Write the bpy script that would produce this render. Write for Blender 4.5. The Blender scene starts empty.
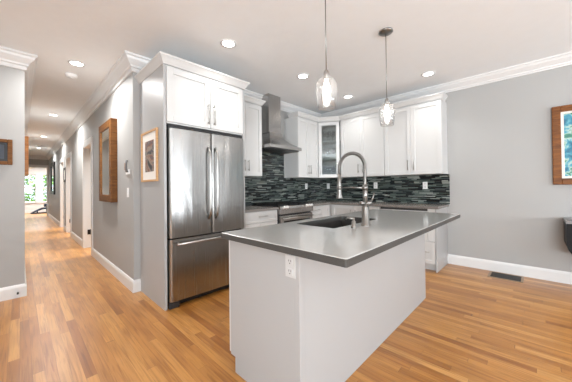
import bpy, bmesh, math, random
from mathutils import Vector, Matrix
random.seed(7)
SC = bpy.context.scene
COL = SC.collection
PI = math.pi

# ------------------------------------------------------------------ camera
CH = 1.2                                   # eye height, metres
F_PX, PHI, PITCH, ROLL, SY = 257.817, .7691, .0102, -.0116, -6.625
cphi, sphi = math.cos(PHI), math.sin(PHI)
right = Vector((sphi, -cphi, 0)); fwd = Vector((cphi, sphi, 0)); up = Vector((0, 0, 1))
f2 = math.cos(PITCH) * fwd + math.sin(PITCH) * up
u2 = -math.sin(PITCH) * fwd + math.cos(PITCH) * up
r3 = math.cos(ROLL) * right + math.sin(ROLL) * u2
u3 = -math.sin(ROLL) * right + math.cos(ROLL) * u2
cam_data = bpy.data.cameras.new('camera'); cam = bpy.data.objects.new('camera', cam_data); COL.objects.link(cam)
cam.matrix_world = Matrix(((r3.x, u3.x, -f2.x, 0), (r3.y, u3.y, -f2.y, 0), (r3.z, u3.z, -f2.z, CH), (0, 0, 0, 1)))
cam_data.sensor_width = 36; cam_data.lens = F_PX / 572 * 36
cam_data.shift_y = SY / 572
cam_data.clip_start = .02; cam_data.clip_end = 200
SC.camera = cam

# ------------------------------------------------------------------ world, exposure
SC.view_settings.view_transform = 'Standard'; SC.view_settings.look = 'None'
SC.view_settings.gamma = 1; SC.view_settings.use_curve_mapping = False
SC.view_settings.exposure = -0.15
world = bpy.data.worlds.new('daylight'); SC.world = world; world.use_nodes = True
bgn = world.node_tree.nodes['Background']
bgn.inputs['Color'].default_value = (.82, .9, 1, 1); bgn.inputs['Strength'].default_value = 2.2

def area(name, loc, rot, sx, sy, power, color=(1, 1, 1)):
    l = bpy.data.lights.new(name, 'AREA'); l.shape = 'RECTANGLE'; l.size = sx; l.size_y = sy
    l.energy = power; l.color = color
    o = bpy.data.objects.new(name, l); COL.objects.link(o); o.location = loc; o.rotation_euler = rot
    return o
# daylight lamps added at guessed, unseen wall_back and wall_side windows, tilted to brighten ceiling
for i, x in enumerate((.6, 3.1)):
    area('window_daylight', (x, -4.5, 1.25), (PI / 2 + .85, 0, 0), 1.7, 1.2, 150, (.90, .955, 1))
area('window_daylight', (-4.0, -1.9, 1.25), (PI / 2 + .85, 0, -PI / 2), 2.6, 1.2, 560, (.90, .955, 1))

# daylight through the far windows of the hall
area('window_daylight', (.7, 20.3, 3.3), (-math.radians(38), 0, 0), 1.8, 1.2, 900, (.92, .97, 1))
def spot_down(x, y, power, z=2.70, spread=115):
    l = bpy.data.lights.new('downlight_lamp', 'AREA'); l.shape = 'DISK'; l.size = .13; l.energy = power
    l.color = (1, .99, .97); l.spread = math.radians(spread)
    o = bpy.data.objects.new('downlight_lamp', l); COL.objects.link(o); o.location = (x, y, z)
    return o

# ------------------------------------------------------------------ material helpers
def newmat(name):
    m = bpy.data.materials.new(name); m.use_nodes = True
    nt = m.node_tree
    return m, nt, nt.nodes, nt.links, nt.nodes['Principled BSDF']

def N(nt, typ, **kw):
    n = nt.nodes.new(typ)
    for k, v in kw.items():
        if k in n.inputs.keys() if isinstance(k, str) else False: n.inputs[k].default_value = v
        else: setattr(n, k, v)
    return n

def math_node(nt, op, a, b=None, c=None):
    n = nt.nodes.new('ShaderNodeMath'); n.operation = op
    for i, v in enumerate((a, b, c)):
        if v is None: continue
        if isinstance(v, (int, float)): n.inputs[i].default_value = v
        else: nt.links.new(v, n.inputs[i])
    return n.outputs[0]

def simple(name, col, rough=.5, metal=0, coat=0, bump=0, bscale=40, var=0, spec=None):
    m, nt, nd, lk, p = newmat(name)
    p.inputs['Base Color'].default_value = (*col, 1); p.inputs['Roughness'].default_value = rough
    p.inputs['Metallic'].default_value = metal; p.inputs['Coat Weight'].default_value = coat
    if spec is not None: p.inputs['Specular IOR Level'].default_value = spec
    tc = nd.new('ShaderNodeTexCoord'); nz = nd.new('ShaderNodeTexNoise')
    nz.inputs['Scale'].default_value = bscale; nz.inputs['Detail'].default_value = 4
    lk.new(tc.outputs['Object'], nz.inputs['Vector'])
    if var:
        r = nd.new('ShaderNodeMix'); r.data_type = 'RGBA'
        r.inputs[6].default_value = (*[c * (1 - var) for c in col], 1); r.inputs[7].default_value = (*[min(1, c * (1 + var)) for c in col], 1)
        lk.new(nz.outputs['Fac'], r.inputs[0]); lk.new(r.outputs[2], p.inputs['Base Color'])
    if bump:
        b = nd.new('ShaderNodeBump'); b.inputs['Strength'].default_value = bump; b.inputs['Distance'].default_value = .01
        lk.new(nz.outputs['Fac'], b.inputs['Height']); lk.new(b.outputs['Normal'], p.inputs['Normal'])
    return m

def emis(name, col, strength):
    m, nt, nd, lk, p = newmat(name)
    p.inputs['Base Color'].default_value = (*col, 1)
    p.inputs['Emission Color'].default_value = (*col, 1); p.inputs['Emission Strength'].default_value = strength
    return m

def glassmat(name, tint=(1, 1, 1), gloss=.12, haze=0.0):
    m = bpy.data.materials.new(name); m.use_nodes = True; nt = m.node_tree; nd = nt.nodes; lk = nt.links
    nd.clear()
    out = nd.new('ShaderNodeOutputMaterial'); tr = nd.new('ShaderNodeBsdfTransparent'); gl = nd.new('ShaderNodeBsdfGlossy')
    tr.inputs['Color'].default_value = (*tint, 1); gl.inputs['Roughness'].default_value = .04
    lw = nd.new('ShaderNodeLayerWeight'); lw.inputs['Blend'].default_value = .35
    f = math_node(nt, 'MULTIPLY_ADD', lw.outputs['Facing'], .55, gloss)
    mx = nd.new('ShaderNodeMixShader'); lk.new(f, mx.inputs[0]); lk.new(tr.outputs[0], mx.inputs[1]); lk.new(gl.outputs[0], mx.inputs[2])
    last = mx.outputs[0]
    if haze:
        tl = nd.new('ShaderNodeBsdfTranslucent'); tl.inputs['Color'].default_value = (1, 1, 1, 1)
        m2 = nd.new('ShaderNodeMixShader'); m2.inputs[0].default_value = haze
        lk.new(last, m2.inputs[1]); lk.new(tl.outputs[0], m2.inputs[2]); last = m2.outputs[0]
    lk.new(last, out.inputs[0])
    return m

def strips(nt, along, across, width, length, jitter=1.0):
    """cell id + mortar mask for staggered strips; along/across are sockets"""
    row = math_node(nt, 'FLOOR', math_node(nt, 'DIVIDE', across, width))
    wn = nt.nodes.new('ShaderNodeTexWhiteNoise'); wn.noise_dimensions = '1D'; nt.links.new(row, wn.inputs['W'])
    off = math_node(nt, 'MULTIPLY', wn.outputs['Value'], 37.3)
    u = math_node(nt, 'ADD', math_node(nt, 'DIVIDE', along, length), off)
    # warp so the pieces get different lengths
    warp = math_node(nt, 'MULTIPLY', math_node(nt, 'SINE', math_node(nt, 'MULTIPLY', u, 2.3)), .33 * jitter)
    u = math_node(nt, 'ADD', u, warp)
    cell = math_node(nt, 'FLOOR', u)
    wn2 = nt.nodes.new('ShaderNodeTexWhiteNoise'); wn2.noise_dimensions = '2D'
    cx = nt.nodes.new('ShaderNodeCombineXYZ'); nt.links.new(row, cx.inputs[0]); nt.links.new(cell, cx.inputs[1])
    nt.links.new(cx.outputs[0], wn2.inputs['Vector'])
    fa = math_node(nt, 'FRACT', math_node(nt, 'DIVIDE', across, width)); fu = math_node(nt, 'FRACT', u)
    return wn2, fa, fu

def edge_mask(nt, f, w):
    a = math_node(nt, 'LESS_THAN', f, w); b = math_node(nt, 'GREATER_THAN', f, 1 - w)
    return math_node(nt, 'MAXIMUM', a, b)

def ramp(nt, fac, stops, interp='LINEAR'):
    r = nt.nodes.new('ShaderNodeValToRGB'); r.color_ramp.interpolation = interp
    el = r.color_ramp.elements
    while len(el) > 1: el.remove(el[0])
    el[0].position = stops[0][0]; el[0].color = (*stops[0][1], 1)
    for pos, c in stops[1:]:
        e = el.new(pos); e.color = (*c, 1)
    nt.links.new(fac, r.inputs[0])
    return r.outputs[0]

def mixc(nt, fac, a, b, mode='MIX'):
    n = nt.nodes.new('ShaderNodeMix'); n.data_type = 'RGBA'; n.blend_type = mode
    for s, v in ((n.inputs[0], fac), (n.inputs[6], a), (n.inputs[7], b)):
        if isinstance(v, (int, float)): s.default_value = v
        elif isinstance(v, tuple): s.default_value = (*v, 1)
        else: nt.links.new(v, s)
    return n.outputs[2]

def mat_floor():
    m, nt, nd, lk, p = newmat('oak_floor')
    tc = nd.new('ShaderNodeTexCoord'); sp = nd.new('ShaderNodeSeparateXYZ'); lk.new(tc.outputs['Object'], sp.inputs[0])
    wn, fa, fu = strips(nt, sp.outputs['Y'], sp.outputs['X'], .0585, 1.35)
    base = ramp(nt, wn.outputs['Value'], [(0, (.34, .128, .026)), (.10, (.42, .175, .038)), (.5, (.49, .218, .050)), (.88, (.55, .262, .068)), (1, (.62, .320, .098))])
    # grain, stretched along the board and shifted for every board
    mp = nd.new('ShaderNodeMapping'); mp.inputs['Scale'].default_value = (38, 1.6, 1)
    ad = nd.new('ShaderNodeVectorMath'); ad.operation = 'ADD'
    sc = nd.new('ShaderNodeVectorMath'); sc.operation = 'SCALE'; lk.new(wn.outputs['Color'], sc.inputs[0]); sc.inputs[3].default_value = 9
    lk.new(tc.outputs['Object'], mp.inputs[0]); lk.new(mp.outputs[0], ad.inputs[0]); lk.new(sc.outputs[0], ad.inputs[1])
    nz = nd.new('ShaderNodeTexNoise'); nz.inputs['Scale'].default_value = 1.6; nz.inputs['Detail'].default_value = 6; nz.inputs['Distortion'].default_value = .9
    lk.new(ad.outputs[0], nz.inputs['Vector'])
    g = ramp(nt, nz.outputs['Fac'], [(.3, (.68, .60, .50)), (.52, (1, 1, 1)), (.75, (1.1, 1.08, 1.04))])
    c = mixc(nt, .95, base, g, 'MULTIPLY')
    wv = nd.new('ShaderNodeTexWave'); wv.wave_type = 'RINGS'; wv.inputs['Scale'].default_value = .55; wv.inputs['Distortion'].default_value = 3.2; wv.inputs['Detail'].default_value = 2
    mp2 = nd.new('ShaderNodeMapping'); mp2.inputs['Scale'].default_value = (14, .9, 1)
    ad2 = nd.new('ShaderNodeVectorMath'); ad2.operation = 'ADD'
    lk.new(tc.outputs['Object'], mp2.inputs[0]); lk.new(mp2.outputs[0], ad2.inputs[0]); lk.new(sc.outputs[0], ad2.inputs[1]); lk.new(ad2.outputs[0], wv.inputs['Vector'])
    g2 = ramp(nt, wv.outputs['Fac'], [(0, (.80, .76, .70)), (.5, (1, 1, 1))])
    c = mixc(nt, .7, c, g2, 'MULTIPLY')
    gap = math_node(nt, 'MAXIMUM', edge_mask(nt, fa, .012), edge_mask(nt, fu, .0012))
    c = mixc(nt, math_node(nt, 'MULTIPLY', gap, .55), c, (.16, .07, .025))
    lk.new(c, p.inputs['Base Color'])
    rr = math_node(nt, 'MULTIPLY_ADD', nz.outputs['Fac'], .14, .27); lk.new(rr, p.inputs['Roughness'])
    p.inputs['Coat Weight'].default_value = .3; p.inputs['Coat Roughness'].default_value = .28
    b = nd.new('ShaderNodeBump'); b.inputs['Strength'].default_value = .12; b.inputs['Distance'].default_value = .004
    lk.new(math_node(nt, 'SUBTRACT', nz.outputs['Fac'], gap), b.inputs['Height']); lk.new(b.outputs[0], p.inputs['Normal'])
    return m

def mat_tile():
    m, nt, nd, lk, p = newmat('mosaic_tile')
    tc = nd.new('ShaderNodeTexCoord'); sp = nd.new('ShaderNodeSeparateXYZ'); lk.new(tc.outputs['Object'], sp.inputs[0])
    along = math_node(nt, 'SUBTRACT', sp.outputs['X'], sp.outputs['Y'])
    wn, fa, fu = strips(nt, along, sp.outputs['Z'], .0175, .14)
    c = ramp(nt, wn.outputs['Value'], [(0, (.005, .006, .007)), (.2, (.018, .024, .025)), (.40, (.05, .070, .062)), (.58, (.105, .135, .118)), (.74, (.03, .042, .044)), (.85, (.19, .215, .195)), (.95, (.30, .32, .29))], 'CONSTANT')
    nz = nd.new('ShaderNodeTexNoise'); nz.inputs['Scale'].default_value = 60; lk.new(tc.outputs['Object'], nz.inputs['Vector'])
    c = mixc(nt, .35, c, ramp(nt, nz.outputs['Fac'], [(.3, (.55, .55, .55)), (.7, (1.0, 1.0, 1.0))]), 'MULTIPLY')
    gap = math_node(nt, 'MAXIMUM', edge_mask(nt, fa, .05), edge_mask(nt, fu, .008))
    c = mixc(nt, gap, c, (.03, .035, .035))
    lk.new(c, p.inputs['Base Color'])
    lk.new(math_node(nt, 'MULTIPLY_ADD', wn.outputs['Value'], .35, .12), p.inputs['Roughness'])
    b = nd.new('ShaderNodeBump'); b.inputs['Strength'].default_value = .5; b.inputs['Distance'].default_value = .003
    lk.new(math_node(nt, 'SUBTRACT', wn.outputs['Value'], gap), b.inputs['Height']); lk.new(b.outputs[0], p.inputs['Normal'])
    return m

def mat_steel(name='brushed_steel', col=(.40, .395, .385), rough=.25, wav=.35, horizontal=False):
    m, nt, nd, lk, p = newmat(name)
    p.inputs['Metallic'].default_value = 1; p.inputs['Base Color'].default_value = (*col, 1)
    tc = nd.new('ShaderNodeTexCoord')
    mp = nd.new('ShaderNodeMapping'); mp.inputs['Scale'].default_value = (300, 300, 1.5) if not horizontal else (2, 2, 300)
    lk.new(tc.outputs['Object'], mp.inputs[0])
    nz = nd.new('ShaderNodeTexNoise'); nz.inputs['Scale'].default_value = 1; nz.inputs['Detail'].default_value = 3; lk.new(mp.outputs[0], nz.inputs['Vector'])
    lk.new(math_node(nt, 'MULTIPLY_ADD', nz.outputs['Fac'], .16, rough - .08), p.inputs['Roughness'])
    if wav:                                   # slight sheet waviness, long in the vertical
        mp2 = nd.new('ShaderNodeMapping'); mp2.inputs['Scale'].default_value = (5, 5, .9)
        lk.new(tc.outputs['Object'], mp2.inputs[0])
        n2 = nd.new('ShaderNodeTexNoise'); n2.inputs['Scale'].default_value = 1; n2.inputs['Detail'].default_value = 2; n2.inputs['Distortion'].default_value = .4
        lk.new(mp2.outputs[0], n2.inputs['Vector'])
        b = nd.new('ShaderNodeBump'); b.inputs['Strength'].default_value = wav; b.inputs['Distance'].default_value = .02
        lk.new(n2.outputs['Fac'], b.inputs['Height']); lk.new(b.outputs[0], p.inputs['Normal'])
    return m

def mat_wood(name, c1, c2, scale=(3, 3, 30), rough=.4):
    m, nt, nd, lk, p = newmat(name)
    tc = nd.new('ShaderNodeTexCoord'); mp = nd.new('ShaderNodeMapping'); mp.inputs['Scale'].default_value = scale
    lk.new(tc.outputs['Object'], mp.inputs[0])
    nz = nd.new('ShaderNodeTexNoise'); nz.inputs['Scale'].default_value = 2; nz.inputs['Detail'].default_value = 5; nz.inputs['Distortion'].default_value = 1
    lk.new(mp.outputs[0], nz.inputs['Vector'])
    lk.new(ramp(nt, nz.outputs['Fac'], [(.3, c1), (.7, c2)]), p.inputs['Base Color']); p.inputs['Roughness'].default_value = rough; p.inputs['Specular IOR Level'].default_value = .25
    return m

def mat_blotch(name, stops, scale=14, mapping=(1, 1, 1), voronoi=False, distort=1.2):
    m, nt, nd, lk, p = newmat(name)
    tc = nd.new('ShaderNodeTexCoord'); mp = nd.new('ShaderNodeMapping'); mp.inputs['Scale'].default_value = mapping
    lk.new(tc.outputs['Object'], mp.inputs[0])
    nz = nd.new('ShaderNodeTexNoise'); nz.inputs['Scale'].default_value = scale; nz.inputs['Detail'].default_value = 5; nz.inputs['Distortion'].default_value = distort
    lk.new(mp.outputs[0], nz.inputs['Vector'])
    lk.new(ramp(nt, nz.outputs['Fac'], stops), p.inputs['Base Color']); p.inputs['Roughness'].default_value = .5
    return m

M = {}
M['wall'] = simple('grey_wall_paint', (.395, .393, .384), .55, bump=.03, bscale=120)
M['ceiling'] = simple('ceiling_plaster', (.91, .935, .95), .6, bump=.22, bscale=9, var=.02)
M['trim'] = simple('white_trim_paint', (.74, .74, .735), .35)
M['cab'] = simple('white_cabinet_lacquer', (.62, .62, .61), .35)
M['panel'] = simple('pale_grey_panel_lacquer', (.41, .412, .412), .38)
M['floor'] = mat_floor()
M['tile'] = mat_tile()
M['quartz'] = simple('grey_quartz', (.53, .525, .505), .3, var=.08, bscale=90, coat=1)
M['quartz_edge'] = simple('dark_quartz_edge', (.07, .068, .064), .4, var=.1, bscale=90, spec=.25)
M['quartz'].node_tree.nodes['Principled BSDF'].inputs['Coat IOR'].default_value = 1.7
M['quartz'].node_tree.nodes['Principled BSDF'].inputs['Coat Roughness'].default_value = .1
M['quartz2'] = simple('taupe_quartz', (.20, .18, .165), .25, var=.1, bscale=90)
M['steel'] = mat_steel()
M['steel_hood'] = mat_steel('hood_steel', (.44, .43, .42), .25, .15)
M['nickel'] = simple('brushed_nickel', (.42, .41, .395), .3, 1)
M['faucet'] = simple('faucet_nickel', (.27, .26, .245), .28, 1)
M['sink'] = simple('sink_steel', (.10, .095, .09), .45, .6)
M['black'] = simple('black_plastic', (.008, .008, .009), .4)
M['darkgrey'] = simple('dark_grey_metal', (.05, .05, .052), .4, .4)
M['iron'] = simple('cast_iron', (.01, .01, .01), .6)
M['oven_glass'] = simple('oven_glass', (.012, .011, .010), .08)
M['plastic'] = simple('white_plastic', (.85, .85, .84), .35)
M['plate_grey'] = simple('pale_grey_plastic', (.56, .56, .55), .35)
M['knob'] = simple('bright_knob', (.78, .77, .75), .3, .6)
M['slot'] = simple('dark_slot', (.05, .05, .05), .6)
M['bulb'] = emis('lit_bulb', (1, .95, .88), 20)
M['diff'] = emis('lit_diffuser', (1, .96, .9), 14)
M['glass'] = glassmat('clear_glass', (.99, .99, .99), .05)
M['shade'] = glassmat('seeded_glass', (.97, .97, .97), .07, .03)
M['pane'] = glassmat('window_glass', (.98, .98, .98), .04)
M['cabglass'] = glassmat('cabinet_glass', (.80, .84, .83), .06)
M['tumbler'] = glassmat('drinking_glass', (.90, .92, .92), .16)
M['inside'] = simple('cabinet_interior', (.55, .57, .56), .5)
M['oakframe'] = mat_wood('oak_frame', (.10, .036, .008), (.22, .088, .02), rough=.5)
M['walnut'] = mat_wood('walnut_frame', (.18, .065, .018), (.34, .145, .045), rough=.35)
M['paleoak'] = mat_wood('pale_oak_frame', (.52, .30, .14), (.66, .42, .22), rough=.4)
M['gilt'] = mat_wood('gilt_frame', (.10, .030, .005), (.26, .092, .015), rough=.45)
M['mat'] = simple('mat_board', (.80, .77, .72), .8)
M['mirror'] = simple('mirror_glass', (.80, .86, .86), .02, 1)
M['bronze'] = simple('bronze_register', (.012, .010, .008), .5, .3)
M['register_frame'] = simple('register_frame', (.32, .23, .15), .45, .2)
M['foliage'] = mat_blotch('green_leaves', [(.3, (.03, .10, .01)), (.55, (.16, .36, .04)), (.75, (.40, .62, .14))], 6)
M['grass'] = simple('lawn', (.12, .25, .05), .9, var=.3, bscale=8)
M['navy'] = simple('navy_vinyl', (.012, .03, .06), .35)
M['gloss_black'] = simple('black_lacquer', (.004, .004, .004), .5, spec=.2)
M['steel_grey'] = simple('grey_top_strip', (.17, .16, .155), .35)
M['paint_blue'] = mat_blotch('painted_garden', [(.30, (.01, .05, .10)), (.42, (.02, .17, .27)), (.50, (.06, .32, .42)), (.57, (.42, .58, .52)), (.62, (.05, .25, .16)), (.75, (.02, .10, .12))], 10, (1, 1, 1), distort=.6)
M['paint_abs'] = mat_blotch('abstract_print', [(.30, (.015, .015, .02)), (.42, (.06, .06, .07)), (.49, (.30, .25, .20)), (.55, (.20, .07, .04)), (.62, (.09, .11, .13)), (.72, (.45, .40, .33))], 5, (1, 1, 1.6))

def mat_landscape(z0, z1):
    m, nt, nd, lk, p = newmat('painted_landscape')
    tc = nd.new('ShaderNodeTexCoord'); sp = nd.new('ShaderNodeSeparateXYZ'); lk.new(tc.outputs['Object'], sp.inputs[0])
    nz = nd.new('ShaderNodeTexNoise'); nz.inputs['Scale'].default_value = 16; nz.inputs['Detail'].default_value = 4; lk.new(tc.outputs['Object'], nz.inputs['Vector'])
    t = math_node(nt, 'DIVIDE', math_node(nt, 'SUBTRACT', sp.outputs['Z'], z0), z1 - z0)
    t = math_node(nt, 'ADD', t, math_node(nt, 'MULTIPLY', math_node(nt, 'SUBTRACT', nz.outputs['Fac'], .5), .35))
    lk.new(ramp(nt, t, [(0, (.05, .06, .08)), (.25, (.10, .10, .13)), (.32, (.28, .30, .10)), (.45, (.10, .17, .05)), (.62, (.07, .13, .06)), (.68, (.35, .42, .46)), (1, (.55, .60, .62))]), p.inputs['Base Color'])
    return m
M['landscape'] = mat_landscape(1.5, 1.74)

# ------------------------------------------------------------------ geometry helpers
class MB:
    """collects shapes in world coordinates and links them as ONE mesh object"""
    def __init__(s): s.bm = bmesh.new(); s.smooth = False
    def box(s, x0, x1, y0, y1, z0, z1, bev=0):
        return s.fbox(WORLD, x0, x1, y0, y1, z0, z1, bev)
    def fbox(s, fr, a0, a1, b0, b1, z0, z1, bev=0):
        """box in a frame: a along, b outwards, z up"""
        t = bmesh.new()
        vs = [t.verts.new(fr(a, b, z)) for z in (z0, z1) for b in (b0, b1) for a in (a0, a1)]
        for q in ((0, 1, 3, 2), (4, 6, 7, 5), (0, 4, 5, 1), (2, 3, 7, 6), (0, 2, 6, 4), (1, 5, 7, 3)):
            t.faces.new([vs[i] for i in q])
        bmesh.ops.recalc_face_normals(t, faces=t.faces)
        if bev: bmesh.ops.bevel(t, geom=list(t.edges), offset=bev, segments=2, affect='EDGES', profile=.6)
        s._merge(t); return s
    def _merge(s, t):
        me = bpy.data.meshes.new('tmp'); t.to_mesh(me); t.free(); s.bm.from_mesh(me); bpy.data.meshes.remove(me)
    def tube(s, pts, r, seg=12, cap=True):
        pts = [Vector(p) for p in pts]; rs = r if isinstance(r, (list, tuple)) else [r] * len(pts)
        t = bmesh.new(); rings = []
        prev = None
        for i, p in enumerate(pts):
            d = (pts[min(i + 1, len(pts) - 1)] - pts[max(i - 1, 0)]).normalized()
            if prev is None:
                ref = Vector((0, 0, 1)) if abs(d.z) < .9 else Vector((1, 0, 0)); a = d.cross(ref).normalized()
            else:
                a = (prev - d * prev.dot(d)).normalized()
            prev = a; b = d.cross(a)
            rings.append([t.verts.new(p + (a * math.cos(2 * PI * k / seg) + b * math.sin(2 * PI * k / seg)) * rs[i]) for k in range(seg)])
        for i in range(len(rings) - 1):
            for k in range(seg):
                t.faces.new((rings[i][k], rings[i][(k + 1) % seg], rings[i + 1][(k + 1) % seg], rings[i + 1][k]))
        if cap:
            t.faces.new(rings[0][::-1]); t.faces.new(rings[-1])
        bmesh.ops.recalc_face_normals(t, faces=t.faces)
        for f in t.faces: f.smooth = len(f.verts) == 4
        s._merge(t); return s
    def lathe(s, cx, cy, prof, seg=32, closed=False):
        """prof: list of (radius, z) about a vertical axis"""
        t = bmesh.new(); rings = []
        for r, z in prof:
            rings.append([t.verts.new((cx + r * math.cos(2 * PI * k / seg), cy + r * math.sin(2 * PI * k / seg), z)) for k in range(seg)])
        n = len(rings)
        for i in range(n if closed else n - 1):
            j = (i + 1) % n
            for k in range(seg):
                t.faces.new((rings[i][k], rings[i][(k + 1) % seg], rings[j][(k + 1) % seg], rings[j][k]))
        if not closed:
            if prof[0][0] > 1e-5: t.faces.new(rings[0][::-1])
            if prof[-1][0] > 1e-5: t.faces.new(rings[-1])
        bmesh.ops.remove_doubles(t, verts=t.verts, dist=1e-6)
        bmesh.ops.recalc_face_normals(t, faces=t.faces)
        for f in t.faces: f.smooth = len(f.verts) < 5
        s._merge(t); return s
    def disc_axis(s, c, axis, r, h, seg=24):
        c = Vector(c); axis = Vector(axis).normalized()
        return s.tube([c, c + axis * h], r, seg)
    def sweep(s, path, prof, ztop, closed=False):
        """profile (out, dz) carried along an XY path; out is to the RIGHT of travel, corners mitred"""
        t = bmesh.new(); P = [Vector((x, y)) for x, y in path]; n = len(P); rings = []
        for i, p in enumerate(P):
            ds = []
            if i > 0 or closed: ds.append((p - P[i - 1]).normalized())
            if i < n - 1 or closed: ds.append((P[(i + 1) % n] - p).normalized())
            ns = [Vector((d.y, -d.x)) for d in ds]
            if len(ns) == 2:
                m = (ns[0] + ns[1]).normalized(); m = m / max(.2, m.dot(ns[0]))
            else: m = ns[0]
            rings.append([t.verts.new((p.x + m.x * o, p.y + m.y * o, ztop + dz)) for o, dz in prof])
        k = len(prof)
        for i in range(n if closed else n - 1):
            j = (i + 1) % n
            for q in range(k): t.faces.new((rings[i][q], rings[i][(q + 1) % k], rings[j][(q + 1) % k], rings[j][q]))
        if not closed: t.faces.new(rings[0]); t.faces.new(rings[-1][::-1])
        bmesh.ops.recalc_face_normals(t, faces=t.faces)
        s._merge(t); return s
    def poly_prism(s, fr, pts, b0, b1):
        """outline (a,z) in a frame extruded from b0 to b1"""
        t = bmesh.new(); A = [t.verts.new(fr(a, b0, z)) for a, z in pts]; B = [t.verts.new(fr(a, b1, z)) for a, z in pts]
        t.faces.new(A); t.faces.new(B[::-1]); n = len(pts)
        for i in range(n): t.faces.new((A[i], A[(i + 1) % n], B[(i + 1) % n], B[i]))
        bmesh.ops.recalc_face_normals(t, faces=t.faces); s._merge(t); return s
    def slab(s, pts, z0, z1, bev=0):
        t = bmesh.new(); A = [t.verts.new((x, y, z0)) for x, y in pts]; B = [t.verts.new((x, y, z1)) for x, y in pts]
        t.faces.new(A[::-1]); t.faces.new(B); n = len(pts)
        for i in range(n): t.faces.new((A[i], A[(i + 1) % n], B[(i + 1) % n], B[i]))
        bmesh.ops.recalc_face_normals(t, faces=t.faces)
        if bev: bmesh.ops.bevel(t, geom=list(t.edges), offset=bev, segments=2, affect='EDGES')
        s._merge(t); return s
    def build(s, name, mat, parent=None):
        me = bpy.data.meshes.new(name); s.bm.to_mesh(me); s.bm.free()
        o = bpy.data.objects.new(name, me); COL.objects.link(o)
        me.materials.append(mat)
        if parent is not None:
            root = parent
            while root.parent: root = root.parent
            rm = Matrix.Translation(root.location) @ root.rotation_euler.to_matrix().to_4x4()
            me.transform(rm.inverted()); o.parent = parent
        return o

def frame(ox, oy, ax, ay):
    """a runs along (ax,ay); b points outwards = (ay,-ax) (to the right of travel)"""
    l = math.hypot(ax, ay); ax, ay = ax / l, ay / l
    return lambda a, b, z: Vector((ox + ax * a + ay * b, oy + ay * a - ax * b, z))
WORLD = lambda a, b, z: Vector((a, b, z))

def tag(o, label=None, cat=None, group=None, kind=None):
    if label: o['label'] = label
    if cat: o['category'] = cat
    if group: o['group'] = group
    if kind: o['kind'] = kind
    return o
def thing(name, loc, label, cat, group=None):
    o = bpy.data.objects.new(name, None); COL.objects.link(o); o.location = loc; o.empty_display_size = .1
    return tag(o, label, cat, group)
def struct(name, mb, mat, parent=None):
    o = mb.build(name, mat, parent)
    if parent is None: o['kind'] = 'structure'
    return o
def copy_tree(o, parent=None):
    c = o.copy(); COL.objects.link(c); c.parent = parent
    for ch in list(o.children): copy_tree(ch, c)
    return c

# ------------------------------------------------------------------ the setting
XW, YB, HX, LX, LY, CZ = 4.58, 3.36, .92, .04, 4.18, 2.74     # right wall, kitchen back wall, hall right wall, hall left wall, left block, ceiling
HALL_END, FAR = 16.0, 19.0
struct('floor', MB().box(-3.7, 5.2, -4.3, 19.2, -.06, 0), M['floor'])
struct('ceiling', MB().box(-3.7, 5.2, -4.3, 19.2, CZ, CZ + .1), M['ceiling'])
struct('wall_right', MB().box(XW, XW + .12, -4.1, YB + .12, 0, CZ), M['wall'])
struct('wall_kitchen', MB().box(HX, XW, YB, YB + .12, 0, CZ), M['wall'])
OPEN = [(5.82, 6.66), (8.56, 9.42), (10.06, 10.92)]
mb = MB(); y = YB + .12
for a, b in OPEN:
    mb.box(HX, HX + .13, y, a, 0, CZ); mb.box(HX, HX + .13, a, b, 2.06, CZ); y = b
mb.box(HX, HX + .13, y, HALL_END, 0, CZ)
struct('wall_hall_right', mb, M['wall'])
struct('wall_rooms', MB().box(3.0, 3.1, YB + .12, FAR, 0, CZ), M['wall'])
struct('wall_left', MB().box(-3.6, LX, LY, LY + .12, 0, CZ), M['wall'])
struct('wall_hall_left', MB().box(LX - .12, LX, LY + .12, HALL_END + .1, 0, CZ), M['wall'])
# wall across the end of the hall with a wide cased opening
mb = MB(); mb.box(LX, HX - .04, HALL_END, HALL_END + .1, 2.2, CZ); mb.box(.86, 3.0, HALL_END, HALL_END + .1, 0, 2.2); mb.box(HX - .04, 3.0, HALL_END, HALL_END + .1, 2.2, CZ)
struct('wall_hall_end', mb, M['wall'])
# far wall with two window openings
WIN = [(.02, .61), (.84, 1.43)]
mb = MB(); x = -.4
for a, b in WIN:
    mb.box(x, a, FAR, FAR + .12, 0, CZ); mb.box(a, b, FAR, FAR + .12, 0, .55); mb.box(a, b, FAR, FAR + .12, 2.02, CZ); x = b
mb.box(x, 3.1, FAR, FAR + .12, 0, CZ)
struct('wall_far', mb, M['trim'])
struct('wall_far_left', MB().box(-.5, -.4, HALL_END + .1, FAR + .12, 0, CZ), M['wall'])
# unseen walls behind the camera; window openings guessed and placed for the light
mb = MB(); x = -3.6
for cx in (.6, 3.1):
    a, b = cx - .85, cx + .85
    mb.box(x, a, -4.1, -4.0, 0, CZ); mb.box(a, b, -4.1, -4.0, 0, .6); mb.box(a, b, -4.1, -4.0, 2.3, CZ); x = b
mb.box(x, XW, -4.1, -4.0, 0, CZ)
struct('wall_back', mb, M['wall'])
mb = MB(); mb.box(-3.6, -3.5, -4.0, -3.2, 0, CZ); mb.box(-3.6, -3.5, -.6, LY, 0, CZ); mb.box(-3.6, -3.5, -3.2, -.6, 0, .6); mb.box(-3.6, -3.5, -3.2, -.6, 2.3, CZ)
struct('wall_side', mb, M['wall'])

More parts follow.
